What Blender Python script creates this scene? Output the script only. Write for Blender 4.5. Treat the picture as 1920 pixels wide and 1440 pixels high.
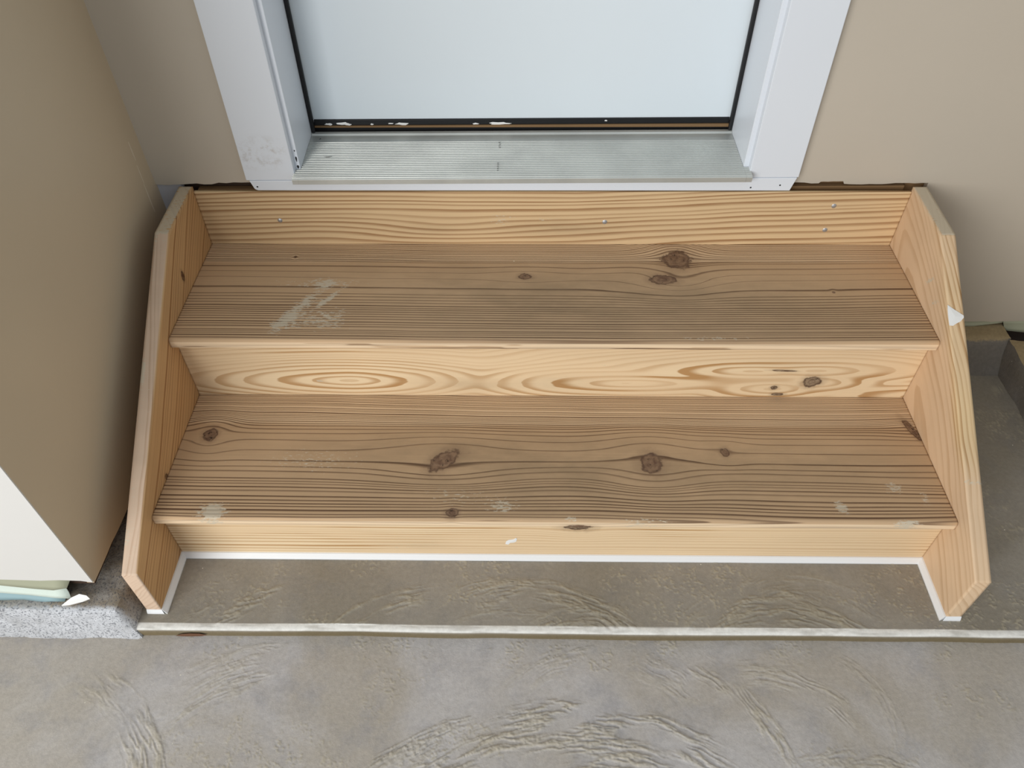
import bpy, bmesh, math, random
import numpy as np
from mathutils import Matrix, Vector, noise as mnoise

for o in list(bpy.data.objects):
    bpy.data.objects.remove(o)
scene = bpy.context.scene
COL = scene.collection
random.seed(4)

# ------------------------------------------------------------------ camera, light, exposure
cam_data = bpy.data.cameras.new('camera')
cam = bpy.data.objects.new('camera', cam_data)
COL.objects.link(cam)
cam_data.sensor_width = 36.0
cam_data.lens = 36.0 * 1459.3 / 1920.0
cam_data.clip_start = 0.02
RT = [[0.99988, 0.0135, -0.00798], [-0.00438, 0.72917, 0.68432], [-0.01505, 0.6842, -0.72914]]
cam.matrix_world = Matrix(((RT[0][0], RT[1][0], -RT[2][0], -0.0514),
                           (RT[0][1], RT[1][1], -RT[2][1], -1.3466),
                           (RT[0][2], RT[1][2], -RT[2][2], 1.3387),
                           (0, 0, 0, 1)))
scene.camera = cam

world = bpy.data.worlds.new('daylight')
scene.world = world
world.use_nodes = True
world.node_tree.nodes['Background'].inputs[0].default_value = (0.88, 0.95, 1.0, 1)
world.node_tree.nodes['Background'].inputs[1].default_value = 0.50

def area_light(name, loc, target, sx, sy, power, color):
    d = bpy.data.lights.new(name, 'AREA')
    d.shape = 'RECTANGLE'; d.size = sx; d.size_y = sy
    d.energy = power; d.color = color
    o = bpy.data.objects.new(name, d); COL.objects.link(o)
    o.location = loc
    o.rotation_euler = (Vector(target) - Vector(loc)).to_track_quat('-Z', 'Y').to_euler()
    return o
# daylight that comes in through the open garage door, ahead and to the left
area_light('garage_door_daylight', (-2.5, -4.3, 1.7), (0, -0.3, 0.4), 3.0, 2.3, 168, (1.0, 0.985, 0.96))

vs = scene.view_settings
vs.view_transform = 'Standard'
vs.look = 'None'
vs.gamma = 1.0
vs.use_curve_mapping = False
vs.exposure = 0.0

# ------------------------------------------------------------------ helpers
def srgb(r, g, b):
    f = lambda c: (c / 12.92) if c <= 0.04045 else ((c + 0.055) / 1.055) ** 2.4
    return (f(r / 255), f(g / 255), f(b / 255), 1.0)

class G:
    """small node-graph writer"""
    def __init__(s, name):
        s.m = bpy.data.materials.new(name); s.m.use_nodes = True
        s.nt = s.m.node_tree; s.N = s.nt.nodes; s.L = s.nt.links
        s.N.clear()
        s.out = s.N.new('ShaderNodeOutputMaterial')
        s.b = s.N.new('ShaderNodeBsdfPrincipled')
        s.L.new(s.b.outputs[0], s.out.inputs[0])
    def put(s, sock, v):
        if isinstance(v, bpy.types.NodeSocket): s.L.new(v, sock)
        else: sock.default_value = v
    def attr(s, n):
        a = s.N.new('ShaderNodeAttribute'); a.attribute_name = n; return a.outputs['Fac']
    def obj(s):
        return s.N.new('ShaderNodeTexCoord').outputs['Object']
    def m_(s, op, a, b=0.0, c=0.0, clamp=False):
        n = s.N.new('ShaderNodeMath'); n.operation = op; n.use_clamp = clamp
        s.put(n.inputs[0], a); s.put(n.inputs[1], b); s.put(n.inputs[2], c); return n.outputs[0]
    def mapping(s, v, scale=(1, 1, 1), loc=(0, 0, 0), rot=(0, 0, 0)):
        n = s.N.new('ShaderNodeMapping'); s.put(n.inputs[0], v)
        n.inputs[1].default_value = loc; n.inputs[2].default_value = rot; n.inputs[3].default_value = scale
        return n.outputs[0]
    def noise(s, v, scale=5.0, detail=3.0, rough=0.55, dist=0.0):
        n = s.N.new('ShaderNodeTexNoise'); s.put(n.inputs['Vector'], v)
        n.inputs['Scale'].default_value = scale; n.inputs['Detail'].default_value = detail
        n.inputs['Roughness'].default_value = rough; n.inputs['Distortion'].default_value = dist
        return n.outputs[0]
    def white(s, w):
        n = s.N.new('ShaderNodeTexWhiteNoise'); n.noise_dimensions = '1D'; s.put(n.inputs['W'], w); return n.outputs[0]
    def voro(s, v, scale):
        n = s.N.new('ShaderNodeTexVoronoi'); s.put(n.inputs['Vector'], v); n.inputs['Scale'].default_value = scale
        return n.outputs['Distance'], n.outputs['Color']
    def ss(s, v, a, b, lo=0.0, hi=1.0):
        n = s.N.new('ShaderNodeMapRange'); n.interpolation_type = 'SMOOTHSTEP'
        s.put(n.inputs[0], v); n.inputs[1].default_value = a; n.inputs[2].default_value = b
        n.inputs[3].default_value = lo; n.inputs[4].default_value = hi; return n.outputs[0]
    def mix(s, f, a, b, mode='MIX'):
        n = s.N.new('ShaderNodeMix'); n.data_type = 'RGBA'; n.blend_type = mode
        s.put(n.inputs[0], f); s.put(n.inputs[6], a); s.put(n.inputs[7], b); return n.outputs[2]
    def ramp(s, f, stops):
        n = s.N.new('ShaderNodeValToRGB'); s.put(n.inputs[0], f); e = n.color_ramp.elements
        while len(e) < len(stops): e.new(0.5)
        for i, (p, c) in enumerate(stops): e[i].position = p; e[i].color = c
        return n.outputs[0]
    def bump(s, h, strength=0.3, dist=0.001):
        n = s.N.new('ShaderNodeBump'); n.inputs['Strength'].default_value = strength
        n.inputs['Distance'].default_value = dist; s.put(n.inputs['Height'], h); return n.outputs[0]
    def done(s, color, rough=0.5, metal=0.0, normal=None, spec=None):
        s.put(s.b.inputs['Base Color'], color); s.put(s.b.inputs['Roughness'], rough)
        s.put(s.b.inputs['Metallic'], metal)
        if normal is not None: s.put(s.b.inputs['Normal'], normal)
        if spec is not None: s.b.inputs['Specular IOR Level'].default_value = spec
        return s.m

def vnoise(x, y, seed=0):
    """smooth 2-D value noise, numpy"""
    x = np.asarray(x, float); y = np.asarray(y, float)
    xi = np.floor(x).astype(np.int64); yi = np.floor(y).astype(np.int64)
    fx = x - xi; fy = y - yi
    fx = fx * fx * (3 - 2 * fx); fy = fy * fy * (3 - 2 * fy)
    def h(a, b):
        n = (a * 374761393 + b * 668265263 + seed * 974634777) & 0xFFFFFFFF
        n = ((n ^ (n >> 13)) * 1274126177) & 0xFFFFFFFF
        n = (n ^ (n >> 16)) & 0xFFFFFFFF
        return n / 4294967295.0
    return ((h(xi, yi) * (1 - fx) + h(xi + 1, yi) * fx) * (1 - fy)
            + (h(xi, yi + 1) * (1 - fx) + h(xi + 1, yi + 1) * fx) * fy)
def fbm(x, y, seed=0, o=3):
    r = 0; a = 0.5; t = 0
    for i in range(o):
        r = r + a * vnoise(x * 2 ** i, y * 2 ** i, seed + i * 17); t += a; a *= 0.5
    return r / t
def smooth(a, b, v):
    t = np.clip((v - a) / (b - a), 0, 1); return t * t * (3 - 2 * t)
def gauss(u, v, cu, cv, ru, rv, rot=0.0):
    c, s = math.cos(rot), math.sin(rot)
    a = (u - cu) * c + (v - cv) * s; b = -(u - cu) * s + (v - cv) * c
    return np.exp(-((a / ru) ** 2 + (b / rv) ** 2))

def link(name, me, mat, parent=None):
    o = bpy.data.objects.new(name, me); COL.objects.link(o)
    if mat is not None: me.materials.append(mat)
    if parent is not None: o.parent = parent
    return o
def mesh_np(name, V, F, mat, parent=None, attrs=None, smooth_=False):
    """V (n,3), F list of quads/tris or (m,4) array"""
    me = bpy.data.meshes.new(name)
    if isinstance(F, np.ndarray):
        n = len(F); me.vertices.add(len(V)); me.vertices.foreach_set('co', np.asarray(V, np.float32).ravel())
        me.loops.add(n * 4); me.polygons.add(n)
        me.loops.foreach_set('vertex_index', F.astype(np.int32).ravel())
        me.polygons.foreach_set('loop_start', np.arange(0, n * 4, 4, dtype=np.int32))
        me.update(calc_edges=True); me.validate()
    else:
        me.from_pydata([tuple(v) for v in V], [], F); me.update()
    for k, a in (attrs or {}).items():
        at = me.attributes.new(k, 'FLOAT', 'POINT'); at.data.foreach_set('value', np.asarray(a, np.float32).ravel())
    if smooth_: me.polygons.foreach_set('use_smooth', np.ones(len(me.polygons), bool))
    return link(name, me, mat, parent)
def bm_obj(name, bm, mat, parent=None, smooth_=False):
    bmesh.ops.recalc_face_normals(bm, faces=bm.faces)
    me = bpy.data.meshes.new(name); bm.to_mesh(me); bm.free()
    if smooth_:
        for p in me.polygons: p.use_smooth = True
    return link(name, me, mat, parent)
def box_bm(bm, x0, x1, y0, y1, z0, z1, bev=0.0, seg=2):
    r = bmesh.ops.create_cube(bm, size=1.0)
    vs_ = r['verts']
    for v in vs_:
        v.co = Vector(((x0 + x1) / 2 + v.co.x * (x1 - x0), (y0 + y1) / 2 + v.co.y * (y1 - y0), (z0 + z1) / 2 + v.co.z * (z1 - z0)))
    if bev > 0:
        es = {e for v in vs_ for e in v.link_edges}
        bmesh.ops.bevel(bm, geom=list(es), offset=bev, segments=seg, affect='EDGES', profile=0.5)
def box(name, x0, x1, y0, y1, z0, z1, mat, parent=None, bev=0.0):
    bm = bmesh.new(); box_bm(bm, x0, x1, y0, y1, z0, z1, bev)
    return bm_obj(name, bm, mat, parent)
def prism(name, pts, axis, a, b, mat, parent=None, bev=0.0):
    """extrude outline pts (2-D) along axis (0=x: pts are (y,z); 1=y: pts are (x,z); 2=z: pts are (x,y))"""
    bm = bmesh.new()
    def mk(p, t):
        return {0: (t, p[0], p[1]), 1: (p[0], t, p[1]), 2: (p[0], p[1], t)}[axis]
    A = [bm.verts.new(mk(p, a)) for p in pts]; B = [bm.verts.new(mk(p, b)) for p in pts]
    n = len(pts)
    bm.faces.new(A); bm.faces.new(B[::-1])
    for i in range(n): bm.faces.new((A[i], B[i], B[(i + 1) % n], A[(i + 1) % n]))
    bm.normal_update()
    bmesh.ops.triangulate(bm, faces=[f for f in bm.faces if len(f.verts) > 4], quad_method='BEAUTY', ngon_method='EAR_CLIP')
    if bev > 0:
        bmesh.ops.recalc_face_normals(bm, faces=bm.faces)
        es = [e for e in bm.edges if len(e.link_faces) == 2 and e.calc_face_angle(0) > 0.5]
        bmesh.ops.bevel(bm, geom=es, offset=bev, segments=2, affect='EDGES', profile=0.5)
    return bm_obj(name, bm, mat, parent)
def empty(name, loc=(0, 0, 0)):
    o = bpy.data.objects.new(name, None); COL.objects.link(o); o.location = loc; o.empty_display_size = 0.05
    return o
def tag(o, label=None, cat=None, group=None, kind=None):
    if label: o['label'] = label
    if cat: o['category'] = cat
    if group: o['group'] = group
    if kind: o['kind'] = kind
    return o

# ------------------------------------------------------------------ materials
def wood(name, early, late, band=0.8, sharp=(0.35, 0.86), fiber=0.10, bump=0.25, pale=None,
         knotc=srgb(92, 60, 40), dirtc=srgb(112, 98, 76), rough=0.62, specks=0.0, fscale=(7, 420, 420), wob=0.10, turn=0.0, var=(0.45, 0.65)):
    g = G(name); P = g.obj()
    if turn: P = g.mapping(P, rot=(turn, 0, 0))
    R = g.attr('ring'); K = g.attr('knot'); D = g.attr('dirt'); S = g.attr('smear'); T = g.attr('tone')
    st = g.mapping(P, (60, 3, 60) if turn else (3.0, 60, 60))
    w = g.noise(st, 1.0, 3)
    R2 = g.m_('ADD', R, g.m_('MULTIPLY', g.m_('SUBTRACT', w, 0.5), wob * 4))
    fr = g.m_('FRACT', R2); fl = g.m_('FLOOR', R2)
    thin = g.attr('thin')
    rise = g.ss(g.m_('DIVIDE', g.m_('SUBTRACT', g.m_('ADD', fr, thin), 1.0), thin), 0.0, 0.75); drop = g.ss(fr, 0.93, 1.0, 1.0, 0.0)
    lat = g.m_('MULTIPLY', rise, drop)
    var = g.m_('ADD', g.m_('MULTIPLY', g.white(fl), var[1]), var[0])
    patch = g.ss(g.noise(g.mapping(P, (9, 3, 9) if turn else (3, 9, 9)), 1.0, 3), 0.25, 0.75, 0.72, 1.1)
    lat = g.m_('MULTIPLY', g.m_('MULTIPLY', lat, var), patch)
    fib = g.noise(g.mapping(P, fscale), 1.0, 4, 0.65)
    big = g.noise(g.mapping(P, (1.6, 7, 7)), 1.0, 4)
    base = g.mix(g.ss(T, 0.0, 1.0), early, pale or early)
    c = g.mix(g.m_('MULTIPLY', lat, g.m_('MULTIPLY', band, g.ss(T, 0.45, 1.0, 1.0, 0.35)), clamp=True), base, late)
    v = g.m_('ADD', 1.0, g.m_('ADD', g.m_('MULTIPLY', g.m_('SUBTRACT', fib, 0.5), fiber * 4), g.m_('MULTIPLY', g.m_('SUBTRACT', big, 0.5), 0.30)))
    hs = g.N.new('ShaderNodeHueSaturation'); g.put(hs.inputs['Value'], v); g.put(hs.inputs['Color'], c)
    c = hs.outputs[0]
    # dirt worn into the wood
    dn = g.noise(g.mapping(P, (10, 25, 25)), 1.0, 5, 0.6)
    df = g.m_('MULTIPLY', D, g.ss(dn, 0.2, 0.75, 0.35, 1.0), clamp=True)
    c = g.mix(df, c, g.mix(0.55, c, dirtc))
    # knots
    kn = g.noise(g.mapping(P, (150, 150, 150)), 1.0, 4, 0.6)
    k2 = g.m_('ADD', K, g.m_('MULTIPLY', g.m_('SUBTRACT', kn, 0.5), 0.45))
    k2 = g.m_('ADD', k2, g.m_('MULTIPLY', g.m_('SUBTRACT', g.noise(g.mapping(P, (55, 55, 55)), 1.0, 2), 0.5), 0.9))
    halo = g.ss(k2, 0.9, 1.9, 0.45, 0.0)
    c = g.mix(halo, c, g.mix(0.6, c, knotc))
    kr = g.m_('ADD', g.m_('MULTIPLY', g.m_('SINE', g.m_('MULTIPLY', k2, 13.0)), 0.14), g.ss(g.noise(g.mapping(P, (60, 60, 60)), 1.0, 3), 0.3, 0.7, 0.1, 0.6))
    kc = g.mix(kr, knotc, g.mix(0.45, knotc, early))
    kc = g.mix(g.ss(kn, 0.60, 0.68), kc, g.mix(0.75, knotc, (0.01, 0.007, 0.005, 1)))
    rim = g.m_('MULTIPLY', g.ss(k2, 0.70, 0.98), 0.5)
    kc = g.mix(rim, kc, g.mix(0.6, knotc, (0.012, 0.008, 0.005, 1)))
    kmask = g.ss(k2, 0.86, 1.10, 1.0, 0.0)
    c = g.mix(kmask, c, kc)
    # dried cement smears
    sn = g.noise(g.mapping(P, (90, 260, 260), rot=(0, 0, 0.0)), 1.0, 5, 0.7)
    sf = g.ss(g.m_('ADD', S, g.m_('MULTIPLY', g.m_('SUBTRACT', sn, 0.5), 2.2)), 0.42, 0.66)
    sf = g.m_('MULTIPLY', g.m_('MULTIPLY', sf, g.ss(S, 0.02, 0.15)), 0.86)
    c = g.mix(sf, c, srgb(204, 193, 172))
    if specks:
        d, cc = g.voro(P, 55.0)
        sep = g.N.new('ShaderNodeSeparateColor'); g.L.new(cc, sep.inputs[0])
        on = g.m_('MULTIPLY', g.ss(sep.outputs[0], 1 - specks, 1 - specks + 0.01), g.ss(d, 0.05, 0.10, 1.0, 0.0))
        c = g.mix(on, c, srgb(225, 220, 205))
    h = g.m_('ADD', g.m_('MULTIPLY', lat, -1.0), g.m_('MULTIPLY', fib, 0.35))
    h = g.m_('ADD', h, g.m_('MULTIPLY', g.m_('MULTIPLY', kmask, kn), -1.2))
    n = g.bump(h, bump, 0.0012)
    return g.done(c, rough, 0, n, 0.3)

W_TREAD = wood('weathered_tread_pine', srgb(202, 170, 134), srgb(96, 68, 48), band=1.0, sharp=(0.42, 0.84), fiber=0.06, bump=0.5,
               pale=srgb(236, 210, 176), specks=0.010, rough=0.68, wob=0.06, knotc=srgb(106, 80, 64), var=(0.68, 0.45))
W_RISER = wood('pale_riser_pine', srgb(234, 210, 173), srgb(184, 142, 94), band=1.0, sharp=(0.25, 0.88), fiber=0.03, bump=0.12, wob=0.08, pale=srgb(230, 203, 165), specks=0.004, var=(0.4, 0.75), knotc=srgb(74, 46, 32))
W_HEAD = wood('striped_header_pine', srgb(218, 188, 146), srgb(160, 121, 82), band=1.0, sharp=(0.12, 0.80), fiber=0.035, bump=0.15, wob=0.10, specks=0.005, var=(0.5, 0.6))
W_STRL = wood('amber_stringer_pine', srgb(204, 164, 116), srgb(150, 104, 62), band=1.0, sharp=(0.40, 0.88), fiber=0.03, bump=0.10, turn=-0.5678, fscale=(420, 7, 420), pale=srgb(216, 190, 166), wob=0.08, var=(0.05, 1.0))
W_STRR = wood('honey_stringer_pine', srgb(222, 194, 150), srgb(168, 126, 78), band=1.0, sharp=(0.2, 0.85), fiber=0.03, bump=0.10, turn=-0.5678, fscale=(420, 7, 420), pale=srgb(222, 192, 158), wob=0.08, var=(0.25, 0.85))

def paint(name, col, rough=0.45, var=0.05, bump=0.04, bs=220.0, marks=0.0, markc=srgb(120, 110, 95), smudge=None):
    g = G(name); P = g.obj()
    n1 = g.noise(P, 4.0, 4); n2 = g.noise(P, bs, 2)
    hs = g.N.new('ShaderNodeHueSaturation')
    g.put(hs.inputs['Value'], g.m_('ADD', 1.0, g.m_('MULTIPLY', g.m_('SUBTRACT', n1, 0.5), var * 2))); g.put(hs.inputs['Color'], col)
    c = hs.outputs[0]
    if marks:
        k = g.ss(g.noise(g.mapping(P, (45, 45, 18)), 1.0, 5, 0.7), 0.68, 0.78)
        k = g.m_('MULTIPLY', k, g.ss(g.noise(P, 6.0, 2), 0.5, 0.65))
        c = g.mix(g.m_('MULTIPLY', k, marks), c, markc)
    if smudge:
        n = g.N.new('ShaderNodeVectorMath'); n.operation = 'DISTANCE'; g.put(n.inputs[0], g.mapping(P, (1, 1, 1.6))); n.inputs[1].default_value = (smudge[0], 0, smudge[1] * 1.6)
        k = g.m_('MULTIPLY', g.ss(n.outputs['Value'], 0.015, smudge[2], 1.0, 0.0), g.ss(g.noise(P, 55.0, 4, 0.7), 0.45, 0.75))
        c = g.mix(g.m_('MULTIPLY', k, 0.55), c, srgb(150, 132, 110))
    return g.done(c, rough, 0, g.bump(n2, bump, 0.001), 0.4)
M_WALL = paint('tan_wall_paint', srgb(194, 184, 169), 0.42, 0.04, 0.10)
M_LWALL = paint('warm_tan_wall_paint', srgb(204, 187, 160), 0.42, 0.05, 0.08)
M_WHITEWALL = paint('white_wall_end_paint', srgb(218, 216, 212), 0.5, 0.02, 0.05)
M_TRIM = paint('white_trim_paint', srgb(225, 230, 237), 0.38, 0.02, 0.02, marks=0.25)
M_TRIML = paint('white_trim_paint_smudged', srgb(225, 230, 237), 0.38, 0.02, 0.02, marks=0.25, smudge=(-0.562, 0.556, 0.075))
M_DOOR = paint('white_door_paint', srgb(224, 233, 239), 0.32, 0.02, 0.01, marks=0.08)
M_PLASTIC = paint('white_plastic_bead', srgb(236, 238, 240), 0.35, 0.02, 0.0)
M_BLACK = paint('black_rubber', srgb(22, 22, 24), 0.5, 0.1, 0.02)
M_BROWN = paint('brown_rough_lumber', srgb(128, 100, 68), 0.8, 0.25, 0.4, 90)
M_DARK = paint('dark_gap_wood', srgb(70, 52, 40), 0.9, 0.2, 0.2)
M_GREEN = paint('olive_drywall_paper', srgb(168, 170, 146), 0.7, 0.08, 0.1)
M_TEAL = paint('teal_drywall_paper', srgb(150, 178, 184), 0.7, 0.06, 0.1)
M_CREAM = paint('cream_gypsum_edge', srgb(214, 226, 216), 0.8, 0.05, 0.3)
M_WHITE = paint('white_paint_flake', srgb(238, 238, 236), 0.5, 0.02, 0.05)
M_PRIMER = paint('grey_blue_primer', srgb(186, 188, 196), 0.6, 0.04, 0.05)

def metal(name, col, rough):
    g = G(name); P = g.obj()
    s1 = g.noise(g.mapping(P, (6, 500, 500)), 1.0, 3); s2 = g.noise(P, 9.0, 4)
    c = g.mix(g.ss(s2, 0.3, 0.75), col, g.mix(0.25, col, (0.25, 0.26, 0.25, 1)))
    r = g.m_('ADD', rough, g.m_('MULTIPLY', g.m_('SUBTRACT', s1, 0.5), 0.2))
    return g.done(c, r, 0.75)
M_ALU = metal('mill_aluminium', srgb(214, 216, 211), 0.48)
M_SCREW = metal('zinc_screw', srgb(188, 190, 194), 0.45)

def concrete(name, a, b, c3, edge=None, grit=0.5, rough=0.75, dirty=None, top_col=None):
    g = G(name); P = g.obj()
    n1 = g.noise(P, 3.2, 5, 0.6, 0.6); n2 = g.noise(P, 14.0, 5, 0.65); n3 = g.noise(P, 380.0, 3, 0.7); n4 = g.noise(P, 120.0, 4, 0.7)
    c = g.mix(g.ss(n1, 0.35, 0.65), a, b)
    c = g.mix(g.m_('MULTIPLY', g.ss(n2, 0.45, 0.75), 0.45), c, c3)
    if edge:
        c = g.mix(g.attr('edge'), c, edge)  # paler colour along the rounded slab lip
        c = g.mix(g.m_('MULTIPLY', g.attr('rise'), 0.85), c, srgb(112, 98, 68))
        c = g.mix(g.m_('MULTIPLY', g.attr('crust'), 0.75), c, srgb(184, 174, 150))
    if top_col:
        sp = g.N.new('ShaderNodeSeparateXYZ'); g.L.new(g.N.new('ShaderNodeNewGeometry').outputs['Normal'], sp.inputs[0])
        c = g.mix(g.m_('MULTIPLY', g.ss(g.m_('ADD', sp.outputs[2], g.m_('MULTIPLY', g.m_('SUBTRACT', n4, 0.5), 0.5)), 0.60, 0.85), 0.9), c, top_col)  # lighter brown tint on faces that point upward
    if dirty:
        sp = g.N.new('ShaderNodeSeparateXYZ'); g.L.new(P, sp.inputs[0])
        yy = g.m_('ADD', sp.outputs[1], g.m_('MULTIPLY', g.m_('SUBTRACT', n4, 0.5), 0.02))
        c = g.mix(g.ss(yy, -0.700, -0.690), c, g.mix(g.ss(n2, 0.35, 0.65), dirty, g.mix(0.4, dirty, b)))
    hs = g.N.new('ShaderNodeHueSaturation'); g.put(hs.inputs['Color'], c)
    g.put(hs.inputs['Value'], g.m_('ADD', 1.0, g.m_('MULTIPLY', g.m_('SUBTRACT', n4, 0.5), grit * 0.7)))
    c = hs.outputs[0]
    if grit > 1.0:
        pit = g.ss(g.noise(g.mapping(P, (260, 260, 330)), 1.0, 2, 0.5), 0.54, 0.64)
        c = g.mix(g.m_('MULTIPLY', pit, 0.7), c, srgb(96, 98, 104))
    d, cc = g.voro(P, 60.0)
    sep = g.N.new('ShaderNodeSeparateColor'); g.L.new(cc, sep.inputs[0])
    on = g.m_('MULTIPLY', g.ss(sep.outputs[1], 0.975, 0.98), g.ss(d, 0.04, 0.09, 1.0, 0.0))
    c = g.mix(on, c, srgb(222, 216, 200))
    h = g.m_('ADD', g.m_('MULTIPLY', n3, 0.5), n4)
    return g.done(c, rough, 0, g.bump(h, grit * 0.6, 0.0015), 0.3)
M_FLOOR = concrete('trowelled_concrete', srgb(193, 189, 187), srgb(178, 170, 159), srgb(150, 149, 154), edge=srgb(216, 213, 204), grit=0.7)
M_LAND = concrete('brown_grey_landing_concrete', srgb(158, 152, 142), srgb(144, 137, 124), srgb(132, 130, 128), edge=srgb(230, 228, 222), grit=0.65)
M_BLOCK = concrete('rough_grey_concrete', srgb(216, 219, 226), srgb(196, 198, 202), srgb(130, 128, 124), grit=1.3, dirty=srgb(150, 138, 120))
M_BLOCKD = concrete('dark_concrete', srgb(138, 136, 134), srgb(120, 114, 106), srgb(132, 126, 112), grit=0.95, top_col=srgb(160, 142, 108))  # darker concrete tone for the right-hand blocks, browner on top

# ------------------------------------------------------------------ floor: two slabs with a step between
ARCS = [('L', 0.016, -1.399, 0.575, 58, 126, .30, 1.5), ('L', 0.096, -0.989, 0.314, 8, 62, .06, 1.0), ('L', 0.354, -0.963, 0.211, 30, 98, .05, .7),
        ('L', -0.975, -1.092, 0.369, 14, 64, .07, 1.0), ('L', -0.486, -1.018, 0.263, 92, 146, .07, .7), ('L', -0.499, -1.012, 0.29, 84, 130, .05, .5),
        ('L', 0.504, -1.172, 0.275, 70, 114, .06, .8), ('L', 0.083, -0.965, 0.242, 40, 135, .06, .5), ('L', 0.426, -0.861, 0.165, -15, 55, .03, .4),
        ('U', -0.449, -1.021, 0.411, 86, 128, .07, .8), ('U', -0.223, -0.875, 0.256, 88, 145, .05, .9), ('U', -0.064, -0.953, 0.352, 42, 108, .09, .8),
        ('U', 0.05, -0.815, 0.156, 40, 126, .05, .6), ('U', 0.404, -0.887, 0.269, 46, 136, .09, .8), ('U', 0.459, -0.784, 0.201, 40, 118, .05, .4)]
def slab_height(X, Y, lvl, seed):
    h = (fbm(X * 9, Y * 9, seed) - 0.5) * 0.0022
    crust = np.zeros_like(X)
    for i, (l, cx, cy, r0, t0, t1, bw, amp) in enumerate(ARCS):
        if l != lvl: continue
        r = np.hypot(X - cx, Y - cy); th = np.degrees(np.arctan2(Y - cy, X - cx))
        thw = th + (vnoise(r * 60, th * 0, seed + i) - 0.5) * 14
        w = smooth(t0 - 4, t0 + 10, thw) * smooth(t1 + 4, t1 - 10, thw)
        rr = r + (fbm(X * 22, Y * 22, 31 + i) - 0.5) * 0.012
        w = w * smooth(r0 - bw, r0 - bw * 0.55, rr) * smooth(r0 + 0.008, r0 - 0.004, rr)
        a = th * np.pi / 180 * r
        n = fbm(rr / 0.0062, a / 0.045, seed + 5 * i, 4)
        rid = 1 - np.abs(n - 0.5) * 6.0
        rid = np.clip(rid, 0, 1) * smooth(0.25, 0.6, vnoise(rr / 0.03, a / 0.06, 77 + i))
        h += w * rid * (1.25 if lvl == 'U' else 1.0) * (0.5 + 0.8 * vnoise(X / 0.004, Y / 0.004, 5)) * 0.0019 * amp
        crust = np.maximum(crust, w * rid * 0.8 * min(1, amp))
    patch = smooth(0.44, 0.64, fbm(X * 7 + 3, Y * 11, seed + 90, 3)) * smooth(-0.78, -0.55, X)
    bits = smooth(0.54, 0.74, fbm(X / 0.0036, Y / 0.0032, seed + 60, 2)) * smooth(.36, .58, fbm(X / .02, Y / .02, seed + 61, 2))
    h += patch * bits * 0.0007
    crust = np.maximum(crust, patch * bits * 0.7)
    return h, crust
def grid_mesh(name, xs, prof, hfun, mat, kind):
    """prof: list of (y, z, flatness, edge, rise); height added where flatness = 1"""
    nx, ny = len(xs), len(prof)
    pr = np.array(prof); X = np.repeat(xs[None, :], ny, 0); Y = np.repeat(pr[:, 0][:, None], nx, 1)
    Z = np.repeat(pr[:, 1][:, None], nx, 1); fl = pr[:, 2][:, None]
    h, crust = hfun(X, Y); crust = crust * (fl > 0.6)
    Z = Z + h * fl
    wav = (fbm(X * 5, X * 0, 9) - 0.5) * 0.006 + 0.006 * (X - 0.0) * 0
    Y = Y + wav * np.clip(pr[:, 3] + pr[:, 4], 0, 1)[:, None]
    V = np.stack([X, Y, Z], -1).reshape(-1, 3)
    i = np.arange(ny - 1)[:, None] * nx + np.arange(nx - 1)[None, :]
    F = np.stack([i, i + 1, i + nx + 1, i + nx], -1).reshape(-1, 4)
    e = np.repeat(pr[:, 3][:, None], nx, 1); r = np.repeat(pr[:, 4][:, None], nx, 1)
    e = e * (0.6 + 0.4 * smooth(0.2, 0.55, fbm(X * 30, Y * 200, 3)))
    o = mesh_np(name, V, F, mat, None, {'edge': e, 'rise': r, 'crust': crust}, True)
    tag(o, kind='structure'); return o
EY = -0.708
xs_u = np.concatenate([np.linspace(-1.1, -0.76, 20, endpoint=False), np.arange(-0.76, 1.12, 0.0019)])
ys_dense = np.concatenate([np.linspace(0.2, -0.12, 18, endpoint=False), np.linspace(-0.12, -0.54, 120, endpoint=False), np.arange(-0.54, EY + 0.012, -0.0016)])
prof_u = [(y, 0.0, 1, 0, 0) for y in ys_dense]
for k in range(7):
    a = k / 6 * math.pi / 2
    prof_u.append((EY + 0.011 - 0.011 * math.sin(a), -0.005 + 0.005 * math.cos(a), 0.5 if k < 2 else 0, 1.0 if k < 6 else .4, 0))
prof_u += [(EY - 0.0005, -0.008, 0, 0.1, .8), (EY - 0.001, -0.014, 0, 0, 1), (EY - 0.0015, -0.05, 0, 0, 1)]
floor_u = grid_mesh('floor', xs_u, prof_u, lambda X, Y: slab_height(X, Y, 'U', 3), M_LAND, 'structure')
tag(floor_u, 'raised grey concrete landing slab under the wooden stairs, pale front lip', 'floor')
LZ = -0.024
M_STAIN = paint('brown_earth_stain', srgb(104, 72, 52), 0.9, 0.2, 0.3)
bm_pts = [(-.029, -.0195), (-.016, -.0125), (.0, -.0100), (.017, -.0105), (.029, -.0155), (.018, -.0200), (.0, -.0215), (-.018, -.0215)]
xs_l = np.concatenate([np.linspace(-2.2, -1.06, 24, endpoint=False), np.arange(-1.06, 0.92, 0.0016), np.linspace(0.92, 2.2, 24)])
ys_l = np.concatenate([np.linspace(EY + 0.03, EY - 0.004, 6, endpoint=False), np.arange(EY - 0.004, -0.965, -0.0015), np.linspace(-0.965, -4.5, 30)])
prof_l = [(y, LZ, 1, 0, 0) for y in ys_l]
floor_l = grid_mesh('floor.001', xs_l, prof_l, lambda X, Y: slab_height(X, Y, 'L', 8), M_FLOOR, 'structure')
tag(floor_l, 'lower grey concrete garage slab in the foreground with swirling trowel marks', 'floor')

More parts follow.
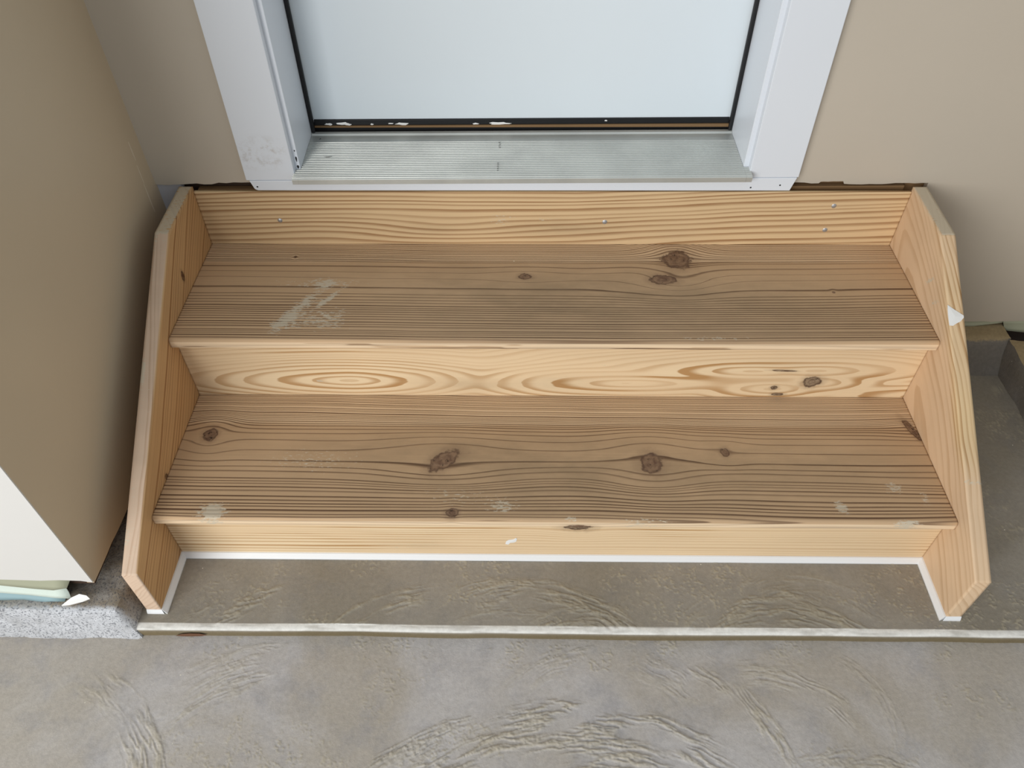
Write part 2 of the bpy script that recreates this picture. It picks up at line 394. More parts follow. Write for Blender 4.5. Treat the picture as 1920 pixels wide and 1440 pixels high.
# ------------------------------------------------------------------ back wall, drawn in its own frame: x along, y = depth behind its casing face
KA = math.atan(0.0109); YW = 0.0
def in_wall(o):
    o.location = (0, YW, 0); o.rotation_euler = (0, 0, KA); return o
def jag(p0, p1, n, amp, seed):
    r = random.Random(seed); out = []
    for i in range(n + 1):
        t = i / n; a = amp * (r.random() - 0.5) * 2 if 0 < i < n else 0
        out.append((p0[0] + (p1[0] - p0[0]) * t, p0[1] + (p1[1] - p0[1]) * t + a))
    return out
WF = 0.016                                     # painted wall face sits this far behind the casing face
CX0, CX1 = -0.5035, 0.3890                     # inner casing edges
out = jag((-0.83, 0.475), (-0.62, 0.481), 14, 0.0020, 1) + [(-0.52, 0.483), (-0.52, 2.3), (0.405, 2.3), (0.405, 0.474)]
out += jag((0.48, 0.474), (0.538, 0.472), 4, 0.001, 2) + [(0.541, 0.4755)] + jag((0.546, 0.476), (0.586, 0.4765), 4, 0.0008, 3) + [(0.589, 0.4705)]
out += jag((0.60, 0.4695), (0.757, 0.4715), 12, 0.0012, 4) + [(0.758, 0.094)] + jag((0.80, 0.093), (1.25, 0.099), 22, 0.0016, 5) + [(1.25, 2.3), (1.25, 2.6), (-0.83, 2.6)]
wall_back = prism('wall_back', out, 1, WF, WF + 0.0127, M_WALL)
in_wall(wall_back); tag(wall_back, 'tan painted wall around the white door, its lower drywall edge ragged', 'wall', kind='structure')
b = prism('ledger_board', jag((0.43, 0.43), (0.78, 0.43), 4, 0, 1) + [(0.78, 0.54), (0.43, 0.54)], 1, WF + 0.014, WF + 0.04, M_BROWN, wall_back)
b['label'] = 'brown lumber showing below the cut drywall right of the door'
b = prism('ledger_board', [(-0.79, 0.3), (-0.54, 0.3), (-0.54, 0.54), (-0.79, 0.54)], 1, WF + 0.016, WF + 0.04, M_DARK, wall_back)
b['label'] = 'dark lumber in the gap left of the door'
prism('drywall_patch', jag((-0.83, 0.10), (-0.742, 0.10), 3, 0, 1) + jag((-0.742, 0.470), (-0.748, 0.478), 3, .002, 8) + [(-0.83, 0.478)], 1, WF + 0.004, WF + 0.0125, M_PRIMER, wall_back)['label'] = 'unpainted bluish wallboard in the corner beside the stairs'
prism('drywall_patch', [(0.6, -0.03), (1.25, -0.03), (1.25, 0.11), (0.6, 0.11)], 1, WF + 0.0135, WF + 0.03, M_DARK, wall_back)
box('header_filler', -0.712, 0.712, 0.0155, 0.0300, 0.36, 0.4655, M_BROWN, wall_back, 0.001)['label'] = 'brown filler behind the top board of the stairs'  # separate filler that gives the thin top board its brown top face
# torn green paper under the right hand drywall edge
def sheet(name, top, bot, mat, parent, y0, bulge, th=0.0012, label=None):
    """curled strip between two polylines of (x,z), leaning out by bulge at its lower edge"""
    bm = bmesh.new(); rows = 5; n = len(top); V = []
    for side in (0, 1):
        for j in range(rows):
            t = j / (rows - 1)
            for i in range(n):
                x = top[i][0] * (1 - t) + bot[i][0] * t; z = top[i][1] * (1 - t) + bot[i][1] * t
                y = y0 - bulge * t * t * (0.7 + 0.3 * math.sin(i * 1.7)) + side * th
                V.append(bm.verts.new((x, y, z)))
    ix = lambda s, j, i: V[s * rows * n + j * n + i]
    for j in range(rows - 1):
        for i in range(n - 1):
            bm.faces.new((ix(0, j, i), ix(0, j, i + 1), ix(0, j + 1, i + 1), ix(0, j + 1, i)))
            bm.faces.new((ix(1, j, i), ix(1, j + 1, i), ix(1, j + 1, i + 1), ix(1, j, i + 1)))
    for i in range(n - 1):
        bm.faces.new((ix(0, 0, i), ix(1, 0, i), ix(1, 0, i + 1), ix(0, 0, i + 1)))
        bm.faces.new((ix(0, rows - 1, i), ix(0, rows - 1, i + 1), ix(1, rows - 1, i + 1), ix(1, rows - 1, i)))
    for j in range(rows - 1):
        bm.faces.new((ix(0, j, 0), ix(0, j + 1, 0), ix(1, j + 1, 0), ix(1, j, 0)))
        bm.faces.new((ix(0, j, n - 1), ix(1, j, n - 1), ix(1, j + 1, n - 1), ix(0, j + 1, n - 1)))
    o = bm_obj(name, bm, mat, parent, True)
    if label: o['label'] = label
    return o
sheet('drywall_paper', [(0.94, 0.096), (1.01, 0.096), (1.06, 0.097), (1.08, 0.098)], [(0.94, 0.080), (1.01, 0.084), (1.06, 0.090), (1.08, 0.093)], M_GREEN, wall_back, WF + 0.003, 0.006, label='olive torn wallboard paper')
sheet('drywall_paper', [(1.075, 0.096), (1.13, 0.098), (1.18, 0.099), (1.24, 0.099)], [(1.085, 0.075), (1.13, 0.071), (1.18, 0.074), (1.24, 0.074)], M_GREEN, wall_back, WF - 0.001, 0.010, label='wider olive torn wallboard paper')

# ------------------------------------------------------------------ rough concrete footings
def rough_block(name, x0, x1, y0, y1, z0, z1, mat, parent, amp, step, seed, shear=None, slopes=(0, 0)):
    nx = max(2, int((x1 - x0) / step)); ny = max(2, int((y1 - y0) / step)); nz = max(2, int((z1 - z0) / step))
    bm = bmesh.new(); cache = {}
    def v(i, j, k):
        key = (i, j, k)
        if key not in cache:
            x = x0 + (x1 - x0) * i / nx; y = y0 + (y1 - y0) * j / ny; z = z0 + (z1 - z0) * k / nz
            t = 1 - k / nz
            x += slopes[0] * t * (i / nx); y -= slopes[1] * t * (1 - j / ny)
            p = Vector((x, y, z))
            d = mnoise.noise_vector(p * 22 + Vector((seed, 0, 0))) * amp + mnoise.noise_vector(p * 90 + Vector((seed, 5, 0))) * amp * 0.45
            # round the arrises a little
            e = sum((i in (0, nx), j in (0, ny), k == nz))
            c = Vector(((x0 + x1) / 2, (y0 + y1) / 2, (z0 + z1) / 2)) - p
            if e >= 2 and c.length > 0: p = p + Vector((c.x / (x1 - x0), c.y / (y1 - y0), c.z / (z1 - z0))) * 0.004
            cache[key] = bm.verts.new(p + d)
        return cache[key]
    for a in range(nx):
        for b_ in range(ny):
            bm.faces.new((v(a, b_, nz), v(a + 1, b_, nz), v(a + 1, b_ + 1, nz), v(a, b_ + 1, nz)))
        for c_ in range(nz):
            bm.faces.new((v(a, 0, c_), v(a + 1, 0, c_), v(a + 1, 0, c_ + 1), v(a, 0, c_ + 1)))
            bm.faces.new((v(a, ny, c_), v(a, ny, c_ + 1), v(a + 1, ny, c_ + 1), v(a + 1, ny, c_)))
    for b_ in range(ny):
        for c_ in range(nz):
            bm.faces.new((v(0, b_, c_), v(0, b_, c_ + 1), v(0, b_ + 1, c_ + 1), v(0, b_ + 1, c_)))
            bm.faces.new((v(nx, b_, c_), v(nx, b_ + 1, c_), v(nx, b_ + 1, c_ + 1), v(nx, b_, c_ + 1)))
    o = bm_obj(name, bm, mat, parent, True); o.data.set_sharp_from_angle(angle=math.radians(42)); return o
blk = rough_block('foundation_block', 0.775, 1.085, -0.028, 0.045, -0.03, 0.084, M_BLOCKD, wall_back, 0.0025, 0.009, 3, slopes=(0.0, 0.054))
# ------------------------------------------------------------------ left wall stub
LX = -0.802
lw = prism('wall_left', jag((-0.677, 0.112), (0.020, 0.097), 26, 0.0022, 11) + [(0.020, 2.6), (-0.677, 2.6)], 0, LX - 0.0127, LX, M_LWALL)
for v in lw.data.vertices: v.co.x += (v.co.y + 0.675) * 0.013
tag(lw, 'tan painted side wall left of the stairs with a few scuffs', 'wall', kind='structure')
front = prism('wall_end', jag((-1.9, 0.132), (LX - 0.02, 0.121), 30, 0.0015, 12) + [(LX - 0.0005, 0.116), (LX - 0.0005, 2.6), (-1.9, 2.6)], 1, -0.679, -0.6645, M_WHITEWALL, lw)
front['label'] = 'white end face of the wall turned to the daylight'
box('wall_core', -1.9, LX - 0.014, -0.664, 0.05, 0.085, 2.6, M_DARK, lw)
sheet('drywall_paper', [(-1.2, .138), (-1.05, .138), (-0.955, .138), (-0.90, .135), (-0.865, .133), (-0.835, .131)],
      [(-1.2, .112), (-1.05, .110), (-0.97, .108), (-0.915, .094), (-0.88, .094), (-0.852, .103)], M_GREEN, lw, -0.678, 0.006, label='olive torn paper flap')
sheet('drywall_paper', [(-1.2, .115), (-1.05, .112), (-0.97, .110), (-0.915, .099), (-0.88, .094), (-0.858, .100)],
      [(-1.2, .094), (-1.05, .090), (-0.985, .088), (-0.93, .076), (-0.885, .073), (-0.856, .072)], M_CREAM, lw, -0.680, 0.008, label='cream and pale blue torn edge')
sheet('drywall_paper', [(-1.2, .100), (-1.05, .096), (-0.98, .092), (-0.93, .085), (-0.885, .082), (-0.86, .086)],
      [(-1.2, .066), (-1.05, .062), (-1.00, .058), (-0.95, .058), (-0.91, .056), (-0.875, .056)], M_TEAL, lw, -0.6785, 0.010, label='teal paper of the lower board')
fb = rough_block('foundation_block', -1.9, -0.775, -0.703, -0.03, -0.03, 0.058, M_BLOCK, lw, 0.0032, 0.0085, 7, slopes=(0.024, 0.014))
fb['label'] = 'rough grey concrete footing under the wall end'
def flake(name, pts, mat, parent, place, th=0.0006):
    """thin irregular chip: pts in a local (u, v) plane; place(u, v, h) -> xyz"""
    bm = bmesh.new(); cu = sum(p[0] for p in pts) / len(pts); cv = sum(p[1] for p in pts) / len(pts)
    T = [bm.verts.new(place(u, v, th * 0.7)) for u, v in pts]; B = [bm.verts.new(place(u, v, 0)) for u, v in pts]
    c = bm.verts.new(place(cu, cv, th * 1.6)); n = len(pts)
    for i in range(n):
        j = (i + 1) % n
        bm.faces.new((T[i], T[j], c)); bm.faces.new((B[i], B[j], T[j], T[i]))
    bm.faces.new(B[::-1])
    return bm_obj(name, bm, mat, parent)
for (cy, cz, ry, rz, rot) in ((-0.597, .437, .011, .0028, -0.9), (-0.575, .412, .010, .0022, -0.2), (-0.538, .372, .0045, .0025, 0.9)):
    pts = [(math.cos(a) * ry * (1 + 0.25 * math.sin(3 * a + cy * 90)), math.sin(a) * rz * (1 + 0.3 * math.cos(2 * a))) for a in [i * math.pi / 6 for i in range(12)]]
    cr, sr = math.cos(rot), math.sin(rot)
    flake('paint_scuff', pts, M_WHITE, lw, lambda u, v, h: (LX + h, cy + u * cr - v * sr, cz + u * sr + v * cr))

M_SCRATCH = paint('pale_scratch', srgb(220, 208, 186), 0.5, 0.02, 0.0)
for (cy, z0, z1, w) in ((-0.029, .553, .592, .0016), (-0.032, .505, .545, .0013), (-0.034, .44, .505, .0016)):
    n_ = 7; pts = [(w * (0.4 + 0.6 * math.sin(math.pi * (i + .5) / n_)), z0 + (z1 - z0) * i / (n_ - 1)) for i in range(n_)]
    pts = pts + [(-p[0], p[1]) for p in pts[::-1]]
    flake('paint_scuff', pts, M_SCRATCH, lw, lambda u, v, h: (LX + (cy + 0.675) * 0.013 + h * .6, cy + u, v))

# ------------------------------------------------------------------ right side footing and wall
wr = box('wall_right', 1.20, 1.28, -0.65, 0.06, 0.05, 2.6, M_WALL); tag(wr, 'tan painted wall above the dark footing on the right', 'wall', kind='structure')
rough_block('foundation_block', 1.072, 1.30, -0.30, -0.02, -0.03, 0.084, M_BLOCKD, wr, 0.004, 0.012, 13)['label'] = 'dark concrete block along the right edge'
rough_block('foundation_block', 1.06, 1.30, -0.66, -0.315, -0.03, 0.060, M_BLOCKD, wr, 0.004, 0.014, 17)['label'] = 'nearer dark concrete block'

# ------------------------------------------------------------------ door, jambs, threshold, casings (wall frame)
door = empty('door_1'); in_wall(door); tag(door, 'white panel door above the aluminium threshold at the top of the stairs', 'door', kind='structure')
RV = 0.0095; J0, J1 = CX0 + RV, CX1 - RV
ZT = 0.509; DY = 0.1517
dp = box('door_panel', J0 + 0.006, J1 - 0.006, DY, DY + 0.044, 0.5432, 2.3, M_DOOR, door, 0.0015)
dp['label'] = 'plain white door slab'
jl = box('jamb', J0 - 0.020, J0, 0.0155, 0.22, ZT - 0.002, 2.3, M_TRIM, door, 0.0012)
jr = box('jamb', J1, J1 + 0.020, 0.0155, 0.22, ZT - 0.002, 2.3, M_TRIM, door, 0.0012)
box('weatherstrip', J0, J0 + 0.008, DY - 0.010, DY - 0.001, ZT + 0.001, 2.3, M_BLACK, door, 0.002)
box('weatherstrip', J1 - 0.008, J1, DY - 0.010, DY - 0.001, ZT + 0.001, 2.3, M_BLACK, door, 0.002)
# door sweep: black fin, tan strip and black seal under the slab
sw = box('door_sweep', J0 + 0.008, J1 - 0.008, DY - 0.002, DY + 0.03, 0.5310, 0.5432, M_BLACK, door, 0.001)
sw['label'] = 'black door sweep with worn white paint'
tilt = [(J0 + 0.008, 0.5275), (J1 - 0.008, 0.5240), (J1 - 0.008, 0.5310), (J0 + 0.008, 0.5308)]
prism('sweep_strip', tilt, 1, DY - 0.004, DY + 0.02, M_BROWN, door)['label'] = 'thin tan strip below the black sweep'
box('seal', J0 + 0.002, J1 - 0.002, DY + 0.002, DY + 0.03, ZT - 0.004, 0.5272, M_BLACK, door)
rs = random.Random(9)
def blob(w, h, n=11):
    return [(w / 2 * math.cos(i / n * 2 * math.pi) * (0.7 + 0.6 * rs.random()), h / 2 * math.sin(i / n * 2 * math.pi) * (0.6 + 0.8 * rs.random())) for i in range(n)]
for (x, z, w, h) in ((-0.478, .5072, .016, .005), (-0.448, .5085, .030, .006), (-0.436, .506, .014, .004), (-0.385, .5065, .007, .003), (-0.345, .508, .012, .003),
                     (-0.320, .5070, .026, .006), (-0.162, .5062, .012, .004), (-0.112, .5068, .044, .006), (0.115, .5115, .006, .003)):
    x, z = x * 0.968 + 0.006, z + 0.0268
    flake('paint_patch', blob(w, h), M_WHITE, sw, lambda u, v, hh: (x + u, DY - 0.002 - hh * 0.5, z + v))
# ribbed threshold as one extrusion
YF = -0.0188
slope = lambda yy: ZT + (yy - YF) * 0.040
TP = [(YF, 0.4975), (YF, ZT - 0.0016), (YF + 0.0012, ZT)]
y = YF + 0.004
while y < 0.112:
    z = slope(y)
    TP += [(y, z), (y + 0.0005, z + 0.0013), (y + 0.0019, z + 0.0013), (y + 0.0024, z)]; y += 0.0062
TP += [(0.120, slope(0.120)), (0.136, slope(.136)), (0.139, slope(.139) + 0.003), (0.145, slope(.145) + 0.004), (DY - 0.005, slope(.145) + 0.003), (DY - 0.002, slope(.145) - 0.002), (DY - 0.002, 0.4975)]
def thr(bm, prof, x0, x1):
    A = [bm.verts.new((x0, p[0], p[1])) for p in prof]; B = [bm.verts.new((x1, p[0], p[1])) for p in prof]
    n = len(prof); bm.faces.new(A); bm.faces.new(B[::-1])
    for i in range(n): bm.faces.new((A[i], B[i], B[(i + 1) % n], A[(i + 1) % n]))
bm = bmesh.new(); thr(bm, TP, J0 + 0.0006, J1 - 0.0006)
ear = [p for p in TP if p[0] < 0.0145]; ear = ear + [(0.0150, slope(0.015)), (0.0150, 0.4975)]
thr(bm, ear, CX0 - 0.002, J0 + 0.0004); thr(bm, ear, J1 - 0.0004, CX1 + 0.002)
t_ = bm_obj('threshold', bm, M_ALU, door); t_['label'] = 'ribbed bare aluminium threshold plate'
# pen scribbles and scuffs on the plate
M_INK = paint('black_ink', srgb(40, 40, 42), 0.6, 0, 0)
for (x, yy, w, h, r) in [(-0.472, .122, .006, .0012, 1.2), (-0.446, .055, .016, .0012, 0.08)] + [(-0.102 + .001 * (k % 2), .104 - .0062 * k, .005, .0008, 0.1) for k in range(4)] + [(-0.104, .030 - .0062 * k, .004, .0007, 0.1) for k in range(5)]:
    pts = [(math.cos(a) * w / 2, math.sin(a) * h / 2 + 0.002 * math.cos(a) ** 2) for a in [i * math.pi / 5 for i in range(10)]]
    flake('pen_mark', pts, M_INK, t_, lambda u, v, hh: (x + u * math.cos(r) - v * math.sin(r), yy + u * math.sin(r) + v * math.cos(r), slope(yy) + 0.0014 + hh * 0.4))

for (z, hh_, w) in ((.533, .012, .0016), (.516, .008, .0022), (.551, .004, .0012)):
    flake('paint_patch', [(w * math.cos(a) * (1 + .3 * math.sin(3 * a)), hh_ * math.sin(a) * .5) for a in [i * math.pi / 5 for i in range(10)]], M_INK, jl, lambda u, v, h: (J0 - 0.004 + u, 0.0155 - h * .4, z + v))
CW = 0.0990
t1 = prism('trim_1', [(CX0 - CW, 0.4955), (CX0, 0.4955), (CX0, 2.3), (CX0 - CW, 2.3)], 1, 0.0, 0.0158, M_TRIML, bev=0.0015)
in_wall(t1); tag(t1, 'white flat door casing on the left side, faint brown smudge near its foot', 'trim', kind='structure')
t2 = prism('trim_2', [(CX1, 0.4955), (CX1 + CW, 0.4955), (CX1 + CW, 2.3), (CX1, 2.3)], 1, 0.0, 0.0158, M_TRIM, bev=0.0015)
in_wall(t2); tag(t2, 'white flat door casing on the right side', 'trim', kind='structure')
A0, A1 = -0.588, 0.481
ap = [(A0 + 0.004, 0.4735), (A1 - 0.004, 0.4662), (A1 + 0.004, 0.4953), (CX1 + 0.002, 0.4953), (CX1 + 0.002, 0.4974), (CX0 - 0.002, 0.4974), (CX0 - 0.002, 0.4953), (A0 - 0.008, 0.4953), (A0 - 0.003, 0.480), (A0 - 0.001, 0.476)]
t3 = prism('trim_3', ap, 1, -0.0012, 0.0155, M_TRIM, bev=0.001)
in_wall(t3); tag(t3, 'white nailed sill strip below the threshold, just above the stairs', 'trim', kind='structure')
def disc(name, r, h, mat, parent, at, axis_y=True, seg=12, dome=0.3):
    bm = bmesh.new()
    ring = [bm.verts.new((at[0] + r * math.cos(i / seg * 2 * math.pi), at[1], at[2] + r * math.sin(i / seg * 2 * math.pi))) for i in range(seg)]
    ring2 = [bm.verts.new((at[0] + .8 * r * math.cos(i / seg * 2 * math.pi), at[1] - h, at[2] + .8 * r * math.sin(i / seg * 2 * math.pi))) for i in range(seg)]
    slot = [bm.verts.new((at[0] + .35 * r * math.cos(i / seg * 2 * math.pi), at[1] - h * (1 - dome), at[2] + .35 * r * math.sin(i / seg * 2 * math.pi))) for i in range(seg)]
    for i in range(seg):
        j = (i + 1) % seg
        bm.faces.new((ring[i], ring[j], ring2[j], ring2[i])); bm.faces.new((ring2[i], ring2[j], slot[j], slot[i]))
    bm.faces.new(slot); bm.faces.new(ring[::-1])
    return bm_obj(name, bm, mat, parent)
for x, z in ((-0.583, .482), (0.398, .474), (0.455, .479)):
    disc('nail', 0.0018, 0.0005, M_INK, t3, (x, -0.0013, z))

# ------------------------------------------------------------------ the wooden stairs
HX = 0.7188; TH = 0.0276
Z1, Z2, ZT0 = 0.1616, 0.3369, 0.4652
D1, D2, NO, TT = 0.575, 0.2973, 0.0221, 0.0221
stair = empty('staircase', (0, -0.3, 0))
tag(stair, 'two-step pine staircase with raised side stringers standing under the white door', 'stairs')
def part(o):
    o.parent = stair; o.location = -stair.location; return o

def ext_board(name, prof, xs, fields, mat, label):
    """closed profile [(y,z)] extruded along x on a fine grid, end caps added; fields(X,Y,Z) -> attributes"""
    pr = np.array(prof); n = len(pr); m = len(xs)
    X = np.repeat(xs[:, None], n, 1); Y = np.repeat(pr[None, :, 0], m, 0); Z = np.repeat(pr[None, :, 1], m, 0)
    V = np.stack([X, Y, Z], -1).reshape(-1, 3)
    i = np.arange(m - 1)[:, None]; j = np.arange(n)[None, :]; j2 = (j + 1) % n
    F = np.stack([i * n + j, (i + 1) * n + j, (i + 1) * n + j2, i * n + j2], -1).reshape(-1, 4)
    at = fields(X, Y, Z); at.setdefault('thin', np.full_like(X, 0.66))
    me_v = V; faces = F
    o = mesh_np(name, me_v, faces, mat, None, at)
    me = o.data
    bm = bmesh.new(); bm.from_mesh(me); bm.verts.ensure_lookup_table()
    bm.faces.new([bm.verts[k] for k in range(n)]); bm.faces.new([bm.verts[(m - 1) * n + k] for k in range(n)][::-1])
    bm.normal_update()
    bmesh.ops.triangulate(bm, faces=[f for f in bm.faces if len(f.verts) > 4], ngon_method='EAR_CLIP')
    bmesh.ops.recalc_face_normals(bm, faces=bm.faces)
    bm.to_mesh(me); bm.free()
    if label: o['label'] = label
    return part(o)
def line(a, b, n):
    return [(a[0] + (b[0] - a[0]) * i / n, a[1] + (b[1] - a[1]) * i / n) for i in range(n)]
def arc2(c, r, a0, a1, n):
    return [(c[0] + r * math.cos(math.radians(a0 + (a1 - a0) * i / n)), c[1] + r * math.sin(math.radians(a0 + (a1 - a0) * i / n))) for i in range(n)]

def wrap(u, v, knots):
    """bend the growth lines around knots: returns displaced v and the knot field"""
    vv = v.copy(); K = np.full_like(u, 3.0)
    for (ku, kv, ru, rv, rot, reach, *rest) in knots:
        a = rest[0] if rest else 0.9
        g = np.exp(-(((u - ku) / (ru * reach)) ** 2 + ((v - kv) / (rv * 2.6)) ** 2))
        vv = vv - (v - kv) * a * g
        c, s = math.cos(rot), math.sin(rot)
        p = (u - ku) * c + (v - kv) * s; q = -(u - ku) * s + (v - kv) * c
        K = np.minimum(K, np.sqrt((p / ru) ** 2 + (q / rv) ** 2))
    return vv, np.clip(K, 0, 3)
def ringmap(v, table):
    """growth-line count as a function of v, from a table of (v, line spacing)"""
    tv = np.array([t[0] for t in table]); sp = np.array([t[1] for t in table])
    fine = np.linspace(tv[0], tv[-1], 1500); rate = 1 / np.interp(fine, tv, sp)
    cum = np.concatenate([[0], np.cumsum((rate[1:] + rate[:-1]) / 2 * np.diff(fine))])
    r = np.interp(v, fine, cum)
    return r + 0.9 * vnoise(r * 0.62 + 7.3, r * 0 + 2.0, 12)

NR = 0.006
def tread_profile(yb, yf, zt):
    p = line((yb, zt), (yf + NR, zt), 150)
    p += arc2((yf + NR, zt - NR), NR, 90, 180, 7)
    p += line((yf, zt - NR), (yf, zt - TT + 0.004), 7)
    p += arc2((yf + 0.004, zt - TT + 0.004), 0.004, 180, 270, 4)
    p += line((yf + 0.004, zt - TT), (yb, zt - TT), 8) + line((yb, zt - TT), (yb, zt), 3)
    return p
XT = np.linspace(-HX + 0.0006, HX - 0.0006, 520)

def tread2_fields(X, Y, Z):
    v = Y - (Z - Z2) * 0.55                          # lines tip over the nose
    kn = [(0.2655, -0.0521, .031, .029, 0.1, 2.2), (0.228, -0.1163, .025, .015, 0.0, 4.2), (-0.049, -0.1071, .014, .009, 0, 5.5),
          (0.56, -0.1546, .003, .003, 0, 2), (-0.53, -0.0438, .003, .0035, 0, 2)]
    vw = v + (fbm(X * 2.2, Y * 8, 5) - 0.5) * 0.012 + 0.004 * np.sin(X * 3 + 1)
    vv, K = wrap(X, vw * 0 + v, kn); vv = vv + (vw - v)
    R = ringmap(vv, [(-0.36, .0030), (-0.31, .0036), (-0.292, .0070), (-0.27, .0068), (-0.20, .0070), (-0.165, .011), (-0.13, .026), (-0.10, .030), (-0.075, .013), (-0.055, .0052), (0, .0046), (0.05, .0046)])
    tone = smooth(-0.068, -0.055, v + (fbm(X * 3, X * 0, 8) - 0.5) * .006) * 0.55
    tone = np.maximum(tone, smooth(Z2 - 0.004, Z2 - 0.007, Z) * 1.0)
    dirt = 0.85 * gauss(X, Y, 0.02, -0.18, .38, .11) + 0.45 * gauss(X, Y, 0.45, -.2, .3, .12) + 0.35 * gauss(X, Y, -.3, -.1, .3, .06)
    dirt *= (Z > Z2 - 0.006)
    sm = 0.62 * gauss(X, Y, -.487, -.20, .085, .018, 1.05) + 0.72 * gauss(X, Y, -.437, -.178, .038, .008, 0.9) + 0.55 * gauss(X, Y, -.425, -.235, .045, .035) \
        + 0.5 * gauss(X, Y, -.46, -.13, .10, .016) + 0.55 * gauss(X, Y, 0.30, -.288, .07, .006) + 0.35 * gauss(X, Y, -.5, -.25, .05, .03)
    pa = smooth(.52, .60, fbm(X * 7, Z * 150, 44)) * (Z < Z2 - .006)
    tone = tone - 0.7 * pa
    sp = np.interp(vv, [-.36, -.29, -.2, -.165, -.13, -.10, -.075, -.055, .05], [.008, .0068, .007, .011, .026, .03, .013, .005, .0046])
    return {'thin': np.clip(.0040 / sp, .14, .62), 'ring': R, 'knot': K, 'dirt': np.clip(dirt, 0, 1), 'smear': np.clip(sm, 0, 1), 'tone': tone}
tr2 = ext_board('tread', tread_profile(0.0055, -D2, Z2), XT, tread2_fields, W_TREAD, 'upper tread with a grey cement smear and two knots near its back')

def tread1_fields(X, Y, Z):
    v = Y - (Z - Z1) * 0.55
    kn = [(-0.665, -0.382, .015, .016, 0, 3), (-0.2018, -0.4418, .034, .018, 0.75, 3.4), (0.191, -0.445, .022, .023, 0, 4.0), (0.334, -0.4187, .009, .010, 0, 4.5),
          (0.708, -0.360, .028, .008, -1.2, 2, .5), (-0.179, -.5605, .011, .010, 0.4, 1.5, .2)]
    dv = (fbm(X * 2.0, Y * 7, 25) - 0.5) * 0.014 + 0.006 * np.sin(X * 2.3 + 0.4) - 0.010 * gauss(X, Y, 0.15, -.5, .25, .08)
    vv, K = wrap(X, v, kn); vv = vv + dv
    R = ringmap(vv, [(-0.65, .0060), (-0.575, .0074), (-0.54, .0080), (-0.50, .0084), (-0.465, .012), (-0.435, .020), (-0.405, .024), (-0.38, .013), (-0.36, .0075), (-0.352, .0046), (-0.27, .0042), (-0.2, .0042)])
    tone = smooth(-0.362, -0.348, v + (fbm(X * 3, X * 0, 18) - 0.5) * .008) * 0.55
    tone = np.maximum(tone, smooth(Z1 - 0.004, Z1 - 0.008, Z)); K = K + 3 * (Z < Z1 - 0.004) * (X < 0)
    K = np.minimum(K, np.where(Y < -.565, np.hypot((X - .048) / .027, (Z - (Z1 - .020)) / .0065), 3)); K = np.clip(K, 0, 3)
    dirt = 0.75 * gauss(X, Y, 0.0, -.50, .40, .10) + 0.5 * gauss(X, Y, -.2, -.41, .45, .06) + 0.5 * gauss(X, Y, .5, -.46, .3, .09)
    dirt *= (Z > Z1 - 0.006)
    sm = 0.9 * gauss(X, Y, -.612, -.561, .030, .022) + 0.40 * gauss(X, Y, -.46, -.445, .12, .035) + 0.55 * gauss(X, Y, -.086, -.546, .03, .018) \
        + 0.75 * gauss(X, Y, .521, -.5435, .014, .018, .5) + 0.6 * gauss(X, Y, .629, -.4995, .020, .017) + 0.55 * gauss(X, Y, .677, -.5226, .009, .022) \
        + 0.75 * gauss(X, Y, .630, -.5735, .028, .006) + 0.7 * gauss(X, Y, .035, -.57, .012, .006) + 0.5 * gauss(X, Y, .16, -.573, .05, .006) + 0.35 * gauss(X, Y, -.17, -.525, .08, .03)
    sp = np.interp(vv, [-.65, -.575, -.54, -.5, -.465, -.435, -.405, -.38, -.36, -.352, -.2], [.006, .0074, .008, .0084, .012, .02, .024, .013, .0075, .0046, .0042])
    return {'thin': np.clip(.0044 / sp, .15, .62), 'ring': R, 'knot': K, 'dirt': np.clip(dirt, 0, 1), 'smear': np.clip(sm, 0, 1), 'tone': tone}
tr1 = ext_board('tread', tread_profile(-D2 + NO + 0.019, -D1, Z1), XT, tread1_fields, W_TREAD, 'lower tread with three round knots and worn front edge')

